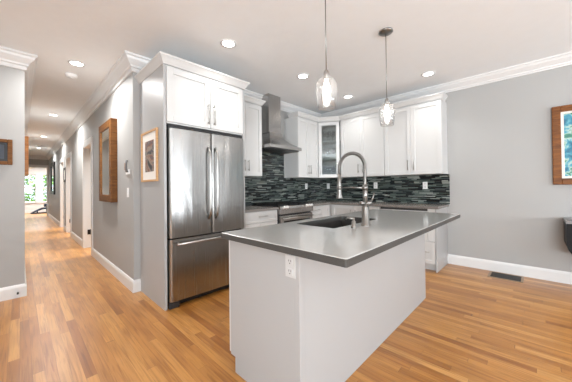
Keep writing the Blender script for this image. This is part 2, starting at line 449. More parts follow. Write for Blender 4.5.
crown_big = [(0, 0), (.105, 0), (.105, -.018), (.088, -.030), (.080, -.055), (.055, -.085), (.036, -.105), (.034, -.125), (.018, -.132), (.016, -.172), (0, -.175)]
crown_std = [(0, 0), (.115, 0), (.115, -.014), (.100, -.024), (.088, -.045), (.055, -.072), (.036, -.085), (.033, -.098), (.014, -.104), (.012, -.118), (0, -.12)]
struct('trim_1', MB().sweep([(-3.5, LY), (LX, LY), (LX, HALL_END)], crown_big, CZ), M['trim'])
struct('trim_2', MB().sweep([(LX, HALL_END), (HX, HALL_END), (HX, YB), (1.6, YB)], crown_big, CZ), M['trim'])
struct('trim_3', MB().sweep([(1.6, YB), (XW, YB), (XW, -4.0)], crown_std, CZ), M['trim'])
bp = [(0, 0), (.016, 0), (.016, .112), (.012, .126), (.006, .138), (0, .142)]
def basebd(name, path): struct(name, MB().sweep(path, bp, 0), M['trim'])
basebd('baseboard_left', [(-3.5, LY), (LX, LY), (LX, 6.8)])
basebd('baseboard_hall_left', [(LX, 7.9), (LX, HALL_END)])
basebd('baseboard_right', [(XW, 1.0), (XW, -4.0)])
basebd('baseboard_hall_right', [(HX, 5.73), (HX, YB), (.988, YB)])
basebd('baseboard_hall_middle', [(HX, 8.46), (HX, 6.76)])
basebd('baseboard_hall_inner', [(HX, 9.96), (HX, 9.52)])
basebd('baseboard_hall_far', [(HX, HALL_END), (HX, 11.02)])
basebd('baseboard_far', [(-.4, FAR), (3.0, FAR)])
# door surrounds on the right of the hall
for i, (a, b) in enumerate(OPEN):
    o = MB()
    X0, X1 = HX - .018, HX
    o.box(X0, X1, a - .095, a - .005, 0, 2.06, .003); o.box(X0, X1, b + .005, b + .095, 0, 2.06, .003)
    o.box(X0 - .004, X1, a - .105, b + .105, 2.06, 2.16, .003)
    o.box(X0, HX + .13, b - .018, b + .006, 0, 2.06); o.box(X0, HX + .13, a - .006, a + .018, 0, 2.06); o.box(X0, HX + .13, a, b, 2.042, 2.062)
    d = struct('door_%d' % (i + 1), o, M['trim'])
    h = MB().box(HX + .05, HX + .10, b - .024, b - .019, .27, .37); h.tube([(HX + .105, b - .026, .265), (HX + .105, b - .026, .375)], .008)
    h.build('hinge', M['black'], d)
# closed door on the left of the hall (seen in the mirror)
o = MB(); o.box(LX, LX + .018, 6.8, 6.89, 0, 2.06); o.box(LX, LX + .018, 7.81, 7.9, 0, 2.06); o.box(LX, LX + .022, 6.79, 7.91, 2.06, 2.16)
d = struct('door_4', o, M['trim'])
MB().box(LX + .001, LX + .008, 6.89, 7.81, .01, 2.06).build('door_panel', M['cab'], d)
# casing of the opening at the hall end
o = MB(); o.box(.86, HX - .002, HALL_END - .02, HALL_END, 0, 2.2); o.box(LX + .002, HX - .002, HALL_END - .024, HALL_END, 2.2, 2.32)
struct('trim_4', o, M['trim'])
for i, (a, b) in enumerate(WIN):
    o = MB(); y0, y1 = FAR - .02, FAR
    o.box(a - .09, a, y0, y1, .45, 2.12); o.box(b, b + .09, y0, y1, .45, 2.12); o.box(a - .09, b + .09, y0 - .01, y1, 2.02, 2.14); o.box(a - .1, b + .1, y0 - .03, y1, .51, .55)
    w = struct('window_%d' % (i + 1), o, M['trim'])
    s = MB()
    for z0, z1 in ((.55, 1.31), (1.31, 2.02)):
        s.box(a, a + .04, FAR + .03, FAR + .07, z0, z1); s.box(b - .04, b, FAR + .03, FAR + .07, z0, z1); s.box(a, b, FAR + .03, FAR + .07, z0, z0 + .04); s.box(a, b, FAR + .03, FAR + .07, z1 - .04, z1)
    s.build('sash', M['trim'], w); MB().box(a, b, FAR + .048, FAR + .052, .56, 2.01).build('pane', M['pane'], w)

# outside the far windows
tag(MB().box(-14, 16, 19.3, 40, -.4, -.35).build('lawn', M['grass']), 'green lawn outside the far windows', 'lawn', kind='stuff')
def foliage():
    t = bmesh.new()
    for i in range(9000):
        c = Vector((random.uniform(-3, 6), random.uniform(21.3, 23.5), random.uniform(-.1, 4.6)))
        s = random.uniform(.05, .13); q = Matrix.Rotation(random.uniform(0, 6.3), 3, Vector((random.random() - .5, random.random() - .5, random.random() - .5)).normalized())
        vs = [t.verts.new(c + q @ Vector(v)) for v in ((-s, 0, 0), (0, -s * .55, .01), (s, 0, 0), (0, s * .55, .01))]
        t.faces.new(vs)
    me = bpy.data.meshes.new('garden_foliage'); t.to_mesh(me); t.free(); me.materials.append(M['foliage'])
    o = bpy.data.objects.new('garden_foliage', me); COL.objects.link(o)
    return tag(o, 'sunlit green leafy foliage outside the windows at the hall end', 'foliage', kind='stuff')
foliage()

# ------------------------------------------------------------------ cabinet builders
def shaker(fr, a0, a1, z0, z1, b, rail=.058, thick=.02, recess=.012):
    """one shaker door/drawer front whose outer face is at b"""
    m = MB(); b0 = b - thick
    m.fbox(fr, a0, a0 + rail, b0, b, z0, z1, .0015); m.fbox(fr, a1 - rail, a1, b0, b, z0, z1, .0015)
    m.fbox(fr, a0 + rail, a1 - rail, b0, b, z1 - rail, z1, .0015); m.fbox(fr, a0 + rail, a1 - rail, b0, b, z0, z0 + rail, .0015)
    m.fbox(fr, a0 + rail, a1 - rail, b0, b - recess, z0 + rail, z1 - rail)
    return m
def bar_handle(fr, a, z0, z1, b, parent, horizontal=False, length=None, mat=None, r=.0055):
    m = MB()
    if horizontal:
        m.tube([fr(a - length / 2, b + .03, z0), fr(a + length / 2, b + .03, z0)], r)
        for s in (-1, 1): m.tube([fr(a + s * (length / 2 - .02), b, z0), fr(a + s * (length / 2 - .02), b + .03, z0)], r * .8, 8)
    else:
        m.tube([fr(a, b + .03, z0), fr(a, b + .03, z1)], r)
        for z in (z0 + .02, z1 - .02): m.tube([fr(a, b, z), fr(a, b + .03, z)], r * .8, 8)
    return m.build('handle', mat or M['nickel'], parent)
cab_crown = [(0, 0), (.055, 0), (.055, .0), (.055, .012), (0, .012)]
def cabinet_crown(path, z0, h=.075, p=.045):
    prof = [(0, 0), (.006, 0), (.010, .010), (.018, .022), (p * .62, h * .52), (p * .86, h * .72), (p, h * .8), (p, h), (0, h)]
    return MB().sweep(path, prof, z0)

UT = 2.47      # top of the wall cabinet boxes
UBOT = 1.37
def wall_cabinet(name, fr, a0, a1, depth, label, splits, handles, crown_path, group='white shaker wall cabinets'):
    """fr: b=0 at the carcass front"""
    c = thing(name, fr((a0 + a1) / 2, -depth / 2, UBOT), label, 'cabinet', group)
    MB().fbox(fr, a0 + .001, a1 - .001, -depth, 0, UBOT, UT).build('body', M['cab'], c)
    for (d0, d1), hs in zip(splits, handles):
        d = shaker(fr, d0 + .0015, d1 - .0015, UBOT + .003, UT - .03, .021).build('door', M['cab'], c)
        if hs is not None: bar_handle(fr, hs, 1.44, 1.60, .021, d)
    if crown_path: cabinet_crown(crown_path, UT - .012).build('crown_molding', M['cab'], c)
    return c

# tall cabinet round the refrigerator
PX0, PX1, FY = .988, 1.972, 2.64
frk = frame(0, FY, 1, 0)                # a = X, b = towards the room
c = thing('refrigerator_cabinet', (1.48, 3.0, 0), 'tall white cabinet surround built over and beside the refrigerator', 'cabinet')
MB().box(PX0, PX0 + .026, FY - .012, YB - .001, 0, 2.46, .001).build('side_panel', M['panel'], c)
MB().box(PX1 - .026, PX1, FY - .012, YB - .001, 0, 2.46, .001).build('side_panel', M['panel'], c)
MB().box(PX0 + .026, PX1 - .026, FY, YB - .001, 1.855, 2.46).build('body', M['cab'], c)
for a0, a1, hx in ((PX0 + .03, 1.496, 1.462), (1.501, PX1 - .03, 1.535)):
    d = shaker(frk, a0, a1, 1.87, 2.425, .021, .065).build('door', M['cab'], c)
    bar_handle(frk, hx, 1.905, 2.135, .021, d)
def outward_crown(pts, z0, h, p):
    """crown on the OUTSIDE of a path travelled with the cabinet on its left"""
    return cabinet_crown(pts, z0, h, p)
outward_crown([(PX1, 2.96), (PX1, FY - .018), (PX0, FY - .018), (PX0, YB - .002)][::-1], 2.437, .085, .05).build('crown_molding', M['cab'], c)

# refrigerator
r = thing('refrigerator', (1.485, 2.98, 0), 'stainless steel french door refrigerator with bottom freezer drawer', 'refrigerator')
X0, X1, XM = 1.028, 1.936, 1.491
MB().box(X0, X1, 2.675, 3.33, .03, 1.79).build('body', M['darkgrey'], r)
def fdoor(x0, x1, z0, z1, y0=2.668, y1=2.592):
    m = MB(); m.slab([(x0, y0), (x1, y0), (x1, y1 + .02), (x1 - .006, y1 + .006), (x1 - .02, y1), ((x0 + x1) / 2, y1 - .006), (x0 + .02, y1), (x0 + .006, y1 + .006), (x0, y1 + .02)], z0, z1, .002)
    return m
def fhandle(x, z0, z1, par):
    pts = []
    for i in range(13):
        t = i / 12; pts.append((x, 2.588 - .05 * min(1, 4.2 * math.sin(PI * t) ** .8 if t not in (0, 1) else 0) * (.8 + .2 * math.sin(PI * t)), z0 + (z1 - z0) * t))
    MB().tube(pts, .0125, 12).build('handle', M['nickel'], par)
dl = fdoor(X0, XM - .0025, .702, 1.803).build('door', M['steel'], r); fhandle(XM - .043, .86, 1.645, dl)
dr = fdoor(XM + .0025, X1, .702, 1.803).build('door', M['steel'], r); fhandle(XM + .043, .86, 1.645, dr)
dz = fdoor(X0, X1, .072, .688).build('drawer', M['steel'], r)
m = MB(); m.tube([(X0 + .05, 2.54, .645), (X1 - .05, 2.54, .645)], .0125, 12)
for x in (X0 + .08, X1 - .08): m.tube([(x, 2.594, .645), (x, 2.54, .645)], .010, 10)
m.build('handle', M['nickel'], dz)
MB().box(X0 + .01, X1 - .01, 2.655, 2.7, .008, .068).build('toe_grille', M['black'], r)
MB().box(X0, X0 + .10, 2.61, 2.66, 0, .055, .006).build('foot', M['darkgrey'], r)
MB().box(X0, X1, 2.63, 2.9, 1.806, 1.84).build('gap_strip', M['black'], r)  # black strip set in to darken the shaded gap above the doors

# ---- base cabinets
BZ = .872      # top of the base boxes
ctz = .905
frb = frame(0, 2.74, 1, 0)              # back run, b=0 at the box front
def kick(m): return m
c = thing('base_cabinet', (2.3, 3.05, 0), 'white base cabinet with drawer between refrigerator and range', 'cabinet', 'white base cabinets')
m = MB(); m.box(1.976, 2.628, 2.74, YB - .012, .1, BZ); m.box(1.976, 2.628, 2.81, YB - .012, 0, .1); m.build('body', M['cab'], c)
d = shaker(frb, 1.985, 2.62, .715, .862, .021, .038).build('drawer', M['cab'], c); bar_handle(frb, 2.33, .80, 0, .021, d, True, .16)
for a0, a1, h in ((1.985, 2.30, 2.26), (2.305, 2.62, 2.345)):
    d = shaker(frb, a0, a1, .108, .708, .021).build('door', M['cab'], c); bar_handle(frb, h, .50, .66, .021, d)
c = thing('base_cabinet', (3.7, 3.05, 0), 'white base cabinet right of the range running into the corner', 'cabinet', 'white base cabinets')
m = MB(); m.box(3.412, 3.985, 2.74, YB - .012, .1, BZ); m.box(3.412, 3.985, 2.81, YB - .012, 0, .1); m.build('body', M['cab'], c)
d = shaker(frb, 3.42, 3.70, .715, .862, .021, .038).build('drawer', M['cab'], c); bar_handle(frb, 3.56, .80, 0, .021, d, True, .13)
d = shaker(frb, 3.42, 3.70, .108, .708, .021).build('door', M['cab'], c); bar_handle(frb, 3.66, .50, .66, .021, d)
d = shaker(frb, 3.705, 3.955, .108, .862, .021).build('door', M['cab'], c)
RX = 4.0
frr = frame(RX, 0, 0, -1)               # right run seen from the room: a = -Y, b -> -X
def rr(y): return -y
c = thing('base_cabinet', (4.28, 2.3, 0), 'white corner base cabinet along the right wall', 'cabinet', 'white base cabinets')
m = MB(); m.box(RX, XW - .012, 1.782, YB - .012, .1, BZ); m.box(RX + .07, XW - .012, 1.782, YB - .012, 0, .1); m.build('body', M['cab'], c)
for y0, y1, h in ((2.69, 2.25, 2.29), (2.245, 1.79, 2.205)):
    d = shaker(frr, -y0, -y1, .108, .862, .021).build('door', M['cab'], c); bar_handle(frr, -h, .66, .80, .021, d)
c = thing('base_cabinet', (4.28, 1.4, 0), 'white base cabinet at the right end with lower drawer and grey end panel', 'cabinet', 'white base cabinets')
m = MB(); m.box(RX, XW - .012, 1.006, 1.778, .1, BZ); m.box(RX + .07, XW - .012, 1.006, 1.778, 0, .1); m.build('body', M['cab'], c)
MB().box(RX - .02, XW - .001, .985, 1.005, 0, BZ, .001).build('end_panel', M['panel'], c)
d = shaker(frr, -1.772, -1.10, .42, .835, .021).build('door', M['cab'], c); bar_handle(frr, -1.13, .60, .80, .021, d)
MB().fbox(frr, -1.775, -1.10, .0, .012, .838, .868).build('pull_gap_shade', M['slot'], c)  # dark strip stands in for the shade of the gap under the worktop
MB().fbox(frr, -1.095, -1.008, 0, .021, .42, .868, .001).build('stile', M['cab'], c)
d = shaker(frr, -1.772, -1.010, .108, .412, .021, .045).build('drawer', M['cab'], c); bar_handle(frr, -1.2, .27, 0, .021, d, True, .26)

# worktops
tag(MB().slab([(1.974, 2.70), (2.634, 2.70), (2.634, YB - .012), (1.974, YB - .012)], BZ, ctz, .003).build('countertop', M['quartz2']), 'short taupe grey worktop between refrigerator and range', 'countertop')
tag(MB().slab([(3.406, 2.70), (3.96, 2.70), (3.96, .955), (XW - .012, .955), (XW - .012, YB - .012), (3.406, YB - .012)], BZ, ctz, .003).build('countertop', M['quartz2']), 'long L-shaped taupe grey worktop in the right corner', 'countertop')
# tile backsplash
m = MB(); m.box(1.975, XW - .001, YB - .011, YB - .001, .906, 1.369); m.box(2.63, 3.41, YB - .011, YB - .001, 1.369, 1.90); m.box(XW - .011, XW - .001, .945, YB - .011, .906, 1.369)
tag(m.build('backsplash', M['tile']), 'dark slate and green mosaic strip tile backsplash', 'backsplash')

# range
g = thing('range', (3.02, 3.0, 0), 'stainless steel slide-in gas range with front knobs', 'range')
MB().box(2.642, 3.398, 2.72, YB - .02, .03, .895).build('body', M['darkgrey'], g)
m = MB(); m.box(2.64, 3.40, 2.69, YB - .02, .896, .915, .003); m.build('cooktop', M['black'], g)
MB().poly_prism(frame(2.64, 2.72, 0, -1), [(0, .80), (.05, .80), (.05, .875), (.035, .912), (0, .912)], 0, -.76).build('control_panel', M['steel_hood'], g)
for kx in (2.70, 2.76, 3.22, 3.28, 3.34):
    k = MB(); k.tube([(kx, 2.676, .892), (kx, 2.640, .904)], .024, 16); k.tube([(kx, 2.640, .904), (kx, 2.630, .908)], [.022, .016], 16)
    k.build('knob', M['knob'], g)
m = MB(); m.box(2.65, 3.39, 2.675, 2.72, .24, .775, .004); dd = m.build('oven_door', M['steel_hood'], g)
MB().box(2.72, 3.32, 2.670, 2.676, .38, .695).build('oven_window', M['oven_glass'], dd)
m = MB(); m.tube([(2.68, 2.635, .735), (3.36, 2.635, .735)], .012)
for x in (2.70, 3.34): m.tube([(x, 2.676, .735), (x, 2.635, .735)], .009, 8)
m.build('handle', M['nickel'], dd)
MB().box(2.65, 3.39, 2.685, 2.72, .05, .225, .003).build('drawer', M['steel_hood'], g)
for x0 in (2.66, 2.91, 3.15):
    m = MB(); x1 = x0 + .23
    for yy in (2.76, 3.02, 3.29): m.box(x0, x1, yy, yy + .012, .925, .94)
    for xx in (x0, (x0 + x1) / 2 - .006, x1 - .012): m.box(xx, xx + .012, 2.76, 3.30, .925, .94)
    for xx in (x0, x1 - .012):
        for yy in (2.76, 3.288): m.box(xx, xx + .012, yy, yy + .012, .915, .925)
    for yy in (2.89, 3.16): m.lathe(x0 + .115, yy, [(.045, .9155), (.045, .922), (.03, .93), (0, .931)], 16)
    m.build('grate', M['iron'], g)

# range hood
h = thing('range_hood', (3.02, 3.2, 1.72), 'stainless steel chimney range hood with curved canopy above the range', 'range hood')
def hood():
    t = bmesh.new(); rings = []
    xc = 2.985
    for k in range(9):
        u = k / 8; e = (1 - u) ** 2.1          # flare
        hw = .14 + (.362 - .14) * e; d = .25 + (.50 - .25) * e; z = 1.86 + .25 * u
        rings.append([t.verts.new(v) for v in ((xc - hw, YB - .012, z), (xc - hw, YB - d, z), (xc + hw, YB - d, z), (xc + hw, YB - .012, z))])
    base = [t.verts.new(v) for v in ((xc - .362, YB - .012, 1.812), (xc - .362, YB - .50, 1.812), (xc + .362, YB - .50, 1.812), (xc + .362, YB - .012, 1.812))]
    rings.insert(0, base)
    for a, b in zip(rings, rings[1:]):
        for i in range(4): t.faces.new((a[i], a[(i + 1) % 4], b[(i + 1) % 4], b[i]))
    t.faces.new(base[::-1]); t.faces.new(rings[-1]); bmesh.ops.recalc_face_normals(t, faces=t.faces)
    m = MB(); m._merge(t); return m
hood().build('canopy', M['steel_hood'], h)
m = MB(); m.box(2.83, 3.11, YB - .245, YB - .012, 2.10, 2.40); m.box(2.833, 3.107, YB - .242, YB - .012, 2.40, CZ - .001); m.build('chimney', M['steel_hood'], h)
MB().box(2.64, 3.31, YB - .47, YB - .05, 1.795, 1.813).build('filter_panel', M['darkgrey'], h)

# ---- wall cabinets
fru = frame(0, 3.04, 1, 0)
D = YB - 3.04 - .001
wall_cabinet('upper_cabinet', fru, 1.976, 2.60, D, 'white two-door wall cabinet between the refrigerator and the range hood',
             [(1.98, 2.29), (2.29, 2.598)], [2.255, 2.325], [(2.027, 3.02), (2.60, 3.02), (2.60, YB - .13)][::1])
wall_cabinet('upper_cabinet', fru, 3.44, 4.03, D, 'white two-door wall cabinet right of the range hood',
             [(3.442, 3.74), (3.74, 4.028)], [3.705, 3.775], None)
UX = 4.25
fur = frame(UX + .02, 0, 0, -1); DR = XW - UX - .021
wall_cabinet('upper_cabinet', fur, -2.66, -1.815, DR, 'white two-door wall cabinet on the right wall next to the glass-door corner cabinet',
             [(-2.655, -2.242), (-2.242, -1.817)], [-2.285, -2.20], None)
wall_cabinet('upper_cabinet', fur, -1.813, -.965, DR, 'white two-door wall cabinet at the right end of the run',
             [(-1.811, -1.39), (-1.39, -.967)], [-1.435, -1.345], None)
cabt = bpy.data.objects
# the crown over the right-hand run belongs to the end cabinets; one continuous moulding
tag(cabinet_crown([(3.44, YB - .13), (3.44, 3.018), (4.035, 3.018), (UX - .002, 2.665), (UX - .002, .964), (XW - .13, .964)], UT - .012).build('cabinet_crown_molding', M['cab']),
    'white crown moulding running along the tops of the corner wall cabinets', 'crown molding')
# diagonal corner cabinet with glass door
A = Vector((4.036, 3.038)); B = Vector((UX + .018, 2.668)); L = (B - A).length
frd = frame(A.x, A.y, B.x - A.x, B.y - A.y)
c = thing('corner_cabinet', (4.3, 3.1, UBOT), 'white diagonal corner wall cabinet with a glass door', 'cabinet', 'white shaker wall cabinets')
outl = [(4.034, YB - .001), (A.x, A.y), (B.x, B.y), (XW - .001, 2.664), (XW - .001, YB - .001)]
MB().slab(outl, UBOT, UBOT + .018).build('bottom_panel', M['cab'], c); MB().slab(outl, UT - .018, UT).build('top_panel', M['cab'], c)
m = MB(); m.box(4.034, 4.046, 3.06, YB - .001, UBOT + .018, UT - .018); m.box(4.29, XW - .001, 2.664, 2.676, UBOT + .018, UT - .018)
m.box(4.046, XW - .012, YB - .012, YB - .001, UBOT + .018, UT - .018); m.box(XW - .012, XW - .001, 2.676, YB - .001, UBOT + .018, UT - .018); m.build('interior', M['inside'], c)
ins = [(4.048, YB - .014), (4.048, 3.055), (4.275, 2.69), (XW - .014, 2.69), (XW - .014, YB - .014)]
SH = [1.385 + .345 * 1, 1.385 + .345 * 2]
for z in SH: MB().slab(ins, z, z + .012).build('shelf', M['cab'], c)
m = MB(); st = .062; zb, zt = UBOT + .003, UT - .03
G = .020; m.fbox(frd, G, G + st, 0, .021, zb, zt, .0015); m.fbox(frd, L - G - st, L - G, 0, .021, zb, zt, .0015)
m.fbox(frd, G + st, L - G - st, 0, .021, zb, zb + st, .0015); m.fbox(frd, G + st, L - G - st, 0, .021, zt - st, zt, .0015)
d = m.build('door', M['cab'], c)
MB().fbox(frd, G + st - .004, L - G - st + .004, .006, .010, zb + st - .004, zt - st + .004).build('glass_pane', M['cabglass'], d)
bar_handle(frd, .05, 1.44, 1.60, .021, d)
# glasses on the shelves
gl = None; k = 0
for z in (UBOT + .018, SH[0] + .012, SH[1] + .012):
    for j, (u, w) in enumerate(((.13, -.10), (.22, -.12), (.31, -.10), (.18, -.21), (.28, -.21))):
        p = frd(u, w, z)
        if gl is None:
            m = MB(); m.lathe(p.x, p.y, [(.028, z + .001), (.028, z + .006), (.004, z + .012), (.004, z + .085), (.030, z + .115), (.036, z + .16), (.031, z + .205), (.029, z + .205), (.034, z + .16), (.028, z + .118), (0, z + .10)], 20)
            gl = m.build('wine_glass', M['tumbler']); gl.data.transform(Matrix.Translation(-p)); gl.location = p; o = gl
        else:
            o = gl.copy(); COL.objects.link(o); o.location = p
        sh = ('bottom', 'middle', 'top')[k // 5]
        tag(o, 'clear stemmed glass on the %s shelf behind the glass cabinet door' % sh, 'glass', 'stemmed glasses on the %s cabinet shelf' % sh); k += 1

# ------------------------------------------------------------------ island
IX0, IX1, IY0, IY1 = .975, 3.01, .86, 1.47
c = thing('kitchen_island', ((IX0 + IX1) / 2, (IY0 + IY1) / 2, 0), 'kitchen island with plain pale grey panels under a grey quartz top', 'kitchen island')
m = MB(); m.box(IX0 + .02, IX1, IY0 + .02, IY1, .1, .60); m.box(IX0 + .02, IX1, IY0 + .02, IY1 - .055, 0, .1)
m.box(IX0 + .02, 1.50, IY0 + .02, IY1, .60, .867); m.box(2.26, IX1, IY0 + .02, IY1, .60, .867); m.box(1.50, 2.26, IY0 + .02, .985, .60, .867); m.box(1.50, 2.26, 1.42, IY1, .60, .867)
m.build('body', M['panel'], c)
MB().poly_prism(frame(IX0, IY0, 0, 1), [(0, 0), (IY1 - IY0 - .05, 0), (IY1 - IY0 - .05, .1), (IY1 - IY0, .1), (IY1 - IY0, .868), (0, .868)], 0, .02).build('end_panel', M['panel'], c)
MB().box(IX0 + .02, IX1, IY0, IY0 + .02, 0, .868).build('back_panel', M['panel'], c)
MB().box(IX0 - .004, IX0 + .03, IY0 - .004, IY0 + .024, 0, .867, .002).build('corner_trim', M['panel'], c)
frI = frame(0, IY1, -1, 0)      # kitchen side: a = -X, b -> +Y
for a0, a1 in ((-3.0, -2.35), (-2.345, -1.93), (-1.925, -1.50), (-1.495, -.98)):
    d = shaker(frI, a0, a1, .108, .860, .021).build('door', M['cab'], c); bar_handle(frI, (a0 + a1) / 2, .78, 0, .021, d, True, .16)
TX0, TX1, TY0, TY1 = .922, 3.138, .556, 1.497
SX0, SX1, SY0, SY1 = 1.535, 2.225, 1.02, 1.385
def ring_slab(z0, z1):
    t = bmesh.new()
    def rr_(x0, x1, y0, y1, z, r):
        pts = []
        for cx, cy, a in ((x1 - r, y0 + r, -90), (x1 - r, y1 - r, 0), (x0 + r, y1 - r, 90), (x0 + r, y0 + r, 180)):
            for i in range(5): an = math.radians(a + 22.5 * i); pts.append(t.verts.new((cx + r * math.cos(an), cy + r * math.sin(an), z)))
        return pts
    L0 = {}
    bev = .003
    o0 = rr_(TX0, TX1, TY0, TY1, z0, .010); o1 = rr_(TX0, TX1, TY0, TY1, z1 - bev, .010); o2 = rr_(TX0 + bev, TX1 - bev, TY0 + bev, TY1 - bev, z1, .008)
    i0 = rr_(SX0, SX1, SY0, SY1, z0, .02); i1 = rr_(SX0, SX1, SY0, SY1, z1, .02)
    def br(a, b):
        n = len(a)
        for i in range(n): t.faces.new((a[i], a[(i + 1) % n], b[(i + 1) % n], b[i]))
    br(o0, o1); br(o1, o2); br(o2, i1); br(i1, i0); br(i0, o0)
    bmesh.ops.recalc_face_normals(t, faces=t.faces); m = MB(); m._merge(t); return m
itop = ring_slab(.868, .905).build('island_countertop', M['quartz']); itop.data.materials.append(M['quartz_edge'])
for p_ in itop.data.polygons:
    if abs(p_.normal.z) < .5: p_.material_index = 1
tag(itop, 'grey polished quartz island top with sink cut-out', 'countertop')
# undermount sink
s = thing('sink', ((SX0 + SX1) / 2, (SY0 + SY1) / 2, .66), 'rectangular stainless steel undermount sink in the island top', 'sink')
def basin():
    m = MB(); w = .004; x0, x1, y0, y1, zb, zt = SX0 - .004, SX1 + .004, SY0 - .004, SY1 + .004, .66, .867
    m.box(x0, x1, y0, y1, zb - w, zb); m.box(x0 - w, x0, y0 - w, y1 + w, zb - w, zt); m.box(x1, x1 + w, y0 - w, y1 + w, zb - w, zt)
    m.box(x0, x1, y0 - w, y0, zb - w, zt); m.box(x0, x1, y1, y1 + w, zb - w, zt); return m
basin().build('basin', M['sink'], s)
MB().lathe(1.88, 1.2, [(.0, .6605), (.045, .6605), (.045, .664), (.036, .664), (.03, .661), (0, .661)], 24).build('drain', M['nickel'], s)

# faucet
fx, fy, fz = 1.80, .918, .905
f = thing('kitchen_faucet', (fx, fy, fz), 'tall brushed steel spring-neck faucet standing on the island', 'faucet')
MB().lathe(fx, fy, [(.034, fz), (.034, fz + .006), (.028, fz + .010), (.027, fz + .135), (.024, fz + .142), (.018, fz + .150), (0, fz + .152)], 24).build('base', M['faucet'], f)
pts = []; R = .112; zc = fz + .44
pts += [(fx, fy, fz + .14), (fx, fy, fz + .30)]
for i in range(17):
    a = PI - PI * i / 16; pts.append((fx, fy + R + R * math.cos(a), zc + R * math.sin(a)))
pts.append((fx, fy + 2 * R, zc - .05))
MB().tube(pts, .009, 12).build('hose', M['faucet'], f)
# coiled spring round the hose
def helix():
    P = [Vector(p) for p in pts[1:]]; seg = []; n = 0
    lens = [(P[i + 1] - P[i]).length for i in range(len(P) - 1)]; tot = sum(lens); turns = int(tot / .0085); out = []
    steps = turns * 8
    for k in range(steps + 1):
        d = tot * k / steps; i = 0
        while i < len(lens) - 1 and d > lens[i]: d -= lens[i]; i += 1
        q = P[i].lerp(P[i + 1], min(1, d / lens[i])); tg = (P[i + 1] - P[i]).normalized()
        a = Vector((1, 0, 0)); b = tg.cross(a); an = 2 * PI * k / 8
        out.append(q + (a * math.cos(an) + b * math.sin(an)) * .0125)
    return out
MB().tube(helix(), .0026, 5).build('spring', M['faucet'], f)
MB().lathe(fx, fy, [(.0, fz + .145), (.017, fz + .145), (.017, fz + .31), (.0, fz + .31)], 20).build('riser', M['faucet'], f)
yh = fy + 2 * R
MB().lathe(fx, yh, [(0, zc - .04), (.014, zc - .04), (.015, zc - .12), (.018, zc - .15), (.018, zc - .20), (.027, zc - .235), (.027, zc - .245), (0, zc - .245)], 20).build('spray_head', M['faucet'], f)
m = MB(); m.tube([(fx, fy, fz + .283), (fx, yh - .02, fz + .283)], .0075, 10); m.tube([(fx, yh - .001, fz + .268), (fx, yh - .001, fz + .298)], .0225, 16); m.tube([(fx, fy, fz + .268), (fx, fy, fz + .298)], .021, 16)
m.build('support_arm', M['faucet'], f)
m = MB(); m.tube([(fx, fy, fz + .168), (fx + .03, fy - .035, fz + .168)], .017, 14); m.tube([(fx + .025, fy - .03, fz + .17), (fx + .035, fy - .042, fz + .205), (fx + .04, fy - .05, fz + .24)], [.008, .006, .005], 10)
m.tube([(fx, fy, fz + .168), (fx - .02, fy + .04, fz + .165)], .016, 14)
m.build('lever', M['faucet'], f)
dx, dy = 1.655, .935
f = thing('soap_dispenser', (dx, dy, fz), 'small brushed steel soap dispenser beside the sink', 'soap dispenser')
MB().lathe(dx, dy, [(.021, fz), (.021, fz + .006), (.015, fz + .012), (.015, fz + .045), (.008, fz + .05), (.008, fz + .062), (0, fz + .062)], 20).build('body', M['faucet'], f)
MB().tube([(dx, dy - .004, fz + .062), (dx - .004, dy + .045, fz + .066), (dx - .005, dy + .06, fz + .056)], [.010, .008, .005], 10).build('spout', M['faucet'], f)

# ------------------------------------------------------------------ outlets and switch
def outlet(fr, a, b, z, label, group=None, name='outlet', h=.115, w=.07, pm='plastic'):
    o = thing(name, fr(a, b, z), label, 'outlet' if name == 'outlet' else 'switch', group)
    MB().fbox(fr, a - w / 2, a + w / 2, b, b + .006, z - h / 2, z + h / 2, .002).build('cover_plate', M[pm], o)
    if name == 'outlet':
        for s_ in (-1, 1):
            q = MB().fbox(fr, a - .017, a + .017, b + .006, b + .009, z + s_ * .026 - .016, z + s_ * .026 + .016, .001).build('socket', M[pm], o)
            t = MB(); 
            for dx_ in (-.007, .007): t.fbox(fr, a + dx_ - .0015, a + dx_ + .0015, b + .009, b + .0095, z + s_ * .026 - .001, z + s_ * .026 + .010)
            t.fbox(fr, a - .003, a + .003, b + .009, b + .0095, z + s_ * .026 - .012, z + s_ * .026 - .006); t.build('slot', M['slot'], q)
    else:
        MB().fbox(fr, a - .017, a + .017, b + .006, b + .010, z - .034, z + .034, .001).build('rocker', M['plastic'], o)
    return o
fro = frame(0, YB - .011, 1, 0); frw = frame(XW - .011, 0, 0, -1)
outlet(fro, 4.05, 0, 1.21, 'white outlet on the tile right of the range', 'white outlets on the tile backsplash')
outlet(frw, -3.17, 0, 1.21, 'white outlet on the tile in the far corner behind the faucet', 'white outlets on the tile backsplash')
outlet(frw, -2.12, 0, 1.21, 'white outlet on the tile just right of the faucet', 'white outlets on the tile backsplash')
outlet(frw, -1.285, 0, 1.20, 'white outlet on the tile near the right end of the worktop', 'white outlets on the tile backsplash')
outlet(frame(IX0, 0, 0, -1), -.915, 0, .79, 'white double outlet on the island end panel under the top', pm='plate_grey')
frh = frame(HX, 0, 0, -1)
outlet(frh, -3.57, 0, 1.155, 'white light switch on the hall wall below the intercom', name='light_switch')

# intercom
o = thing('wall_intercom', (HX, 3.56, 1.38), 'small white wall intercom with grey handset on the hall wall', 'intercom')
MB().fbox(frh, -3.62, -3.49, 0, .015, 1.375, 1.43, .003).build('base', M['plastic'], o)
MB().fbox(frh, -3.655, -3.615, 0, .018, 1.43, 1.52, .003).build('keypad', M['walnut'], o)
MB().tube([frh(-3.50, .03, 1.40), frh(-3.49, .04, 1.44), frh(-3.49, .04, 1.50), frh(-3.50, .03, 1.54)], [.014, .011, .011, .014], 10).build('handset', simple('grey_plastic', (.16, .16, .16), .6), o)

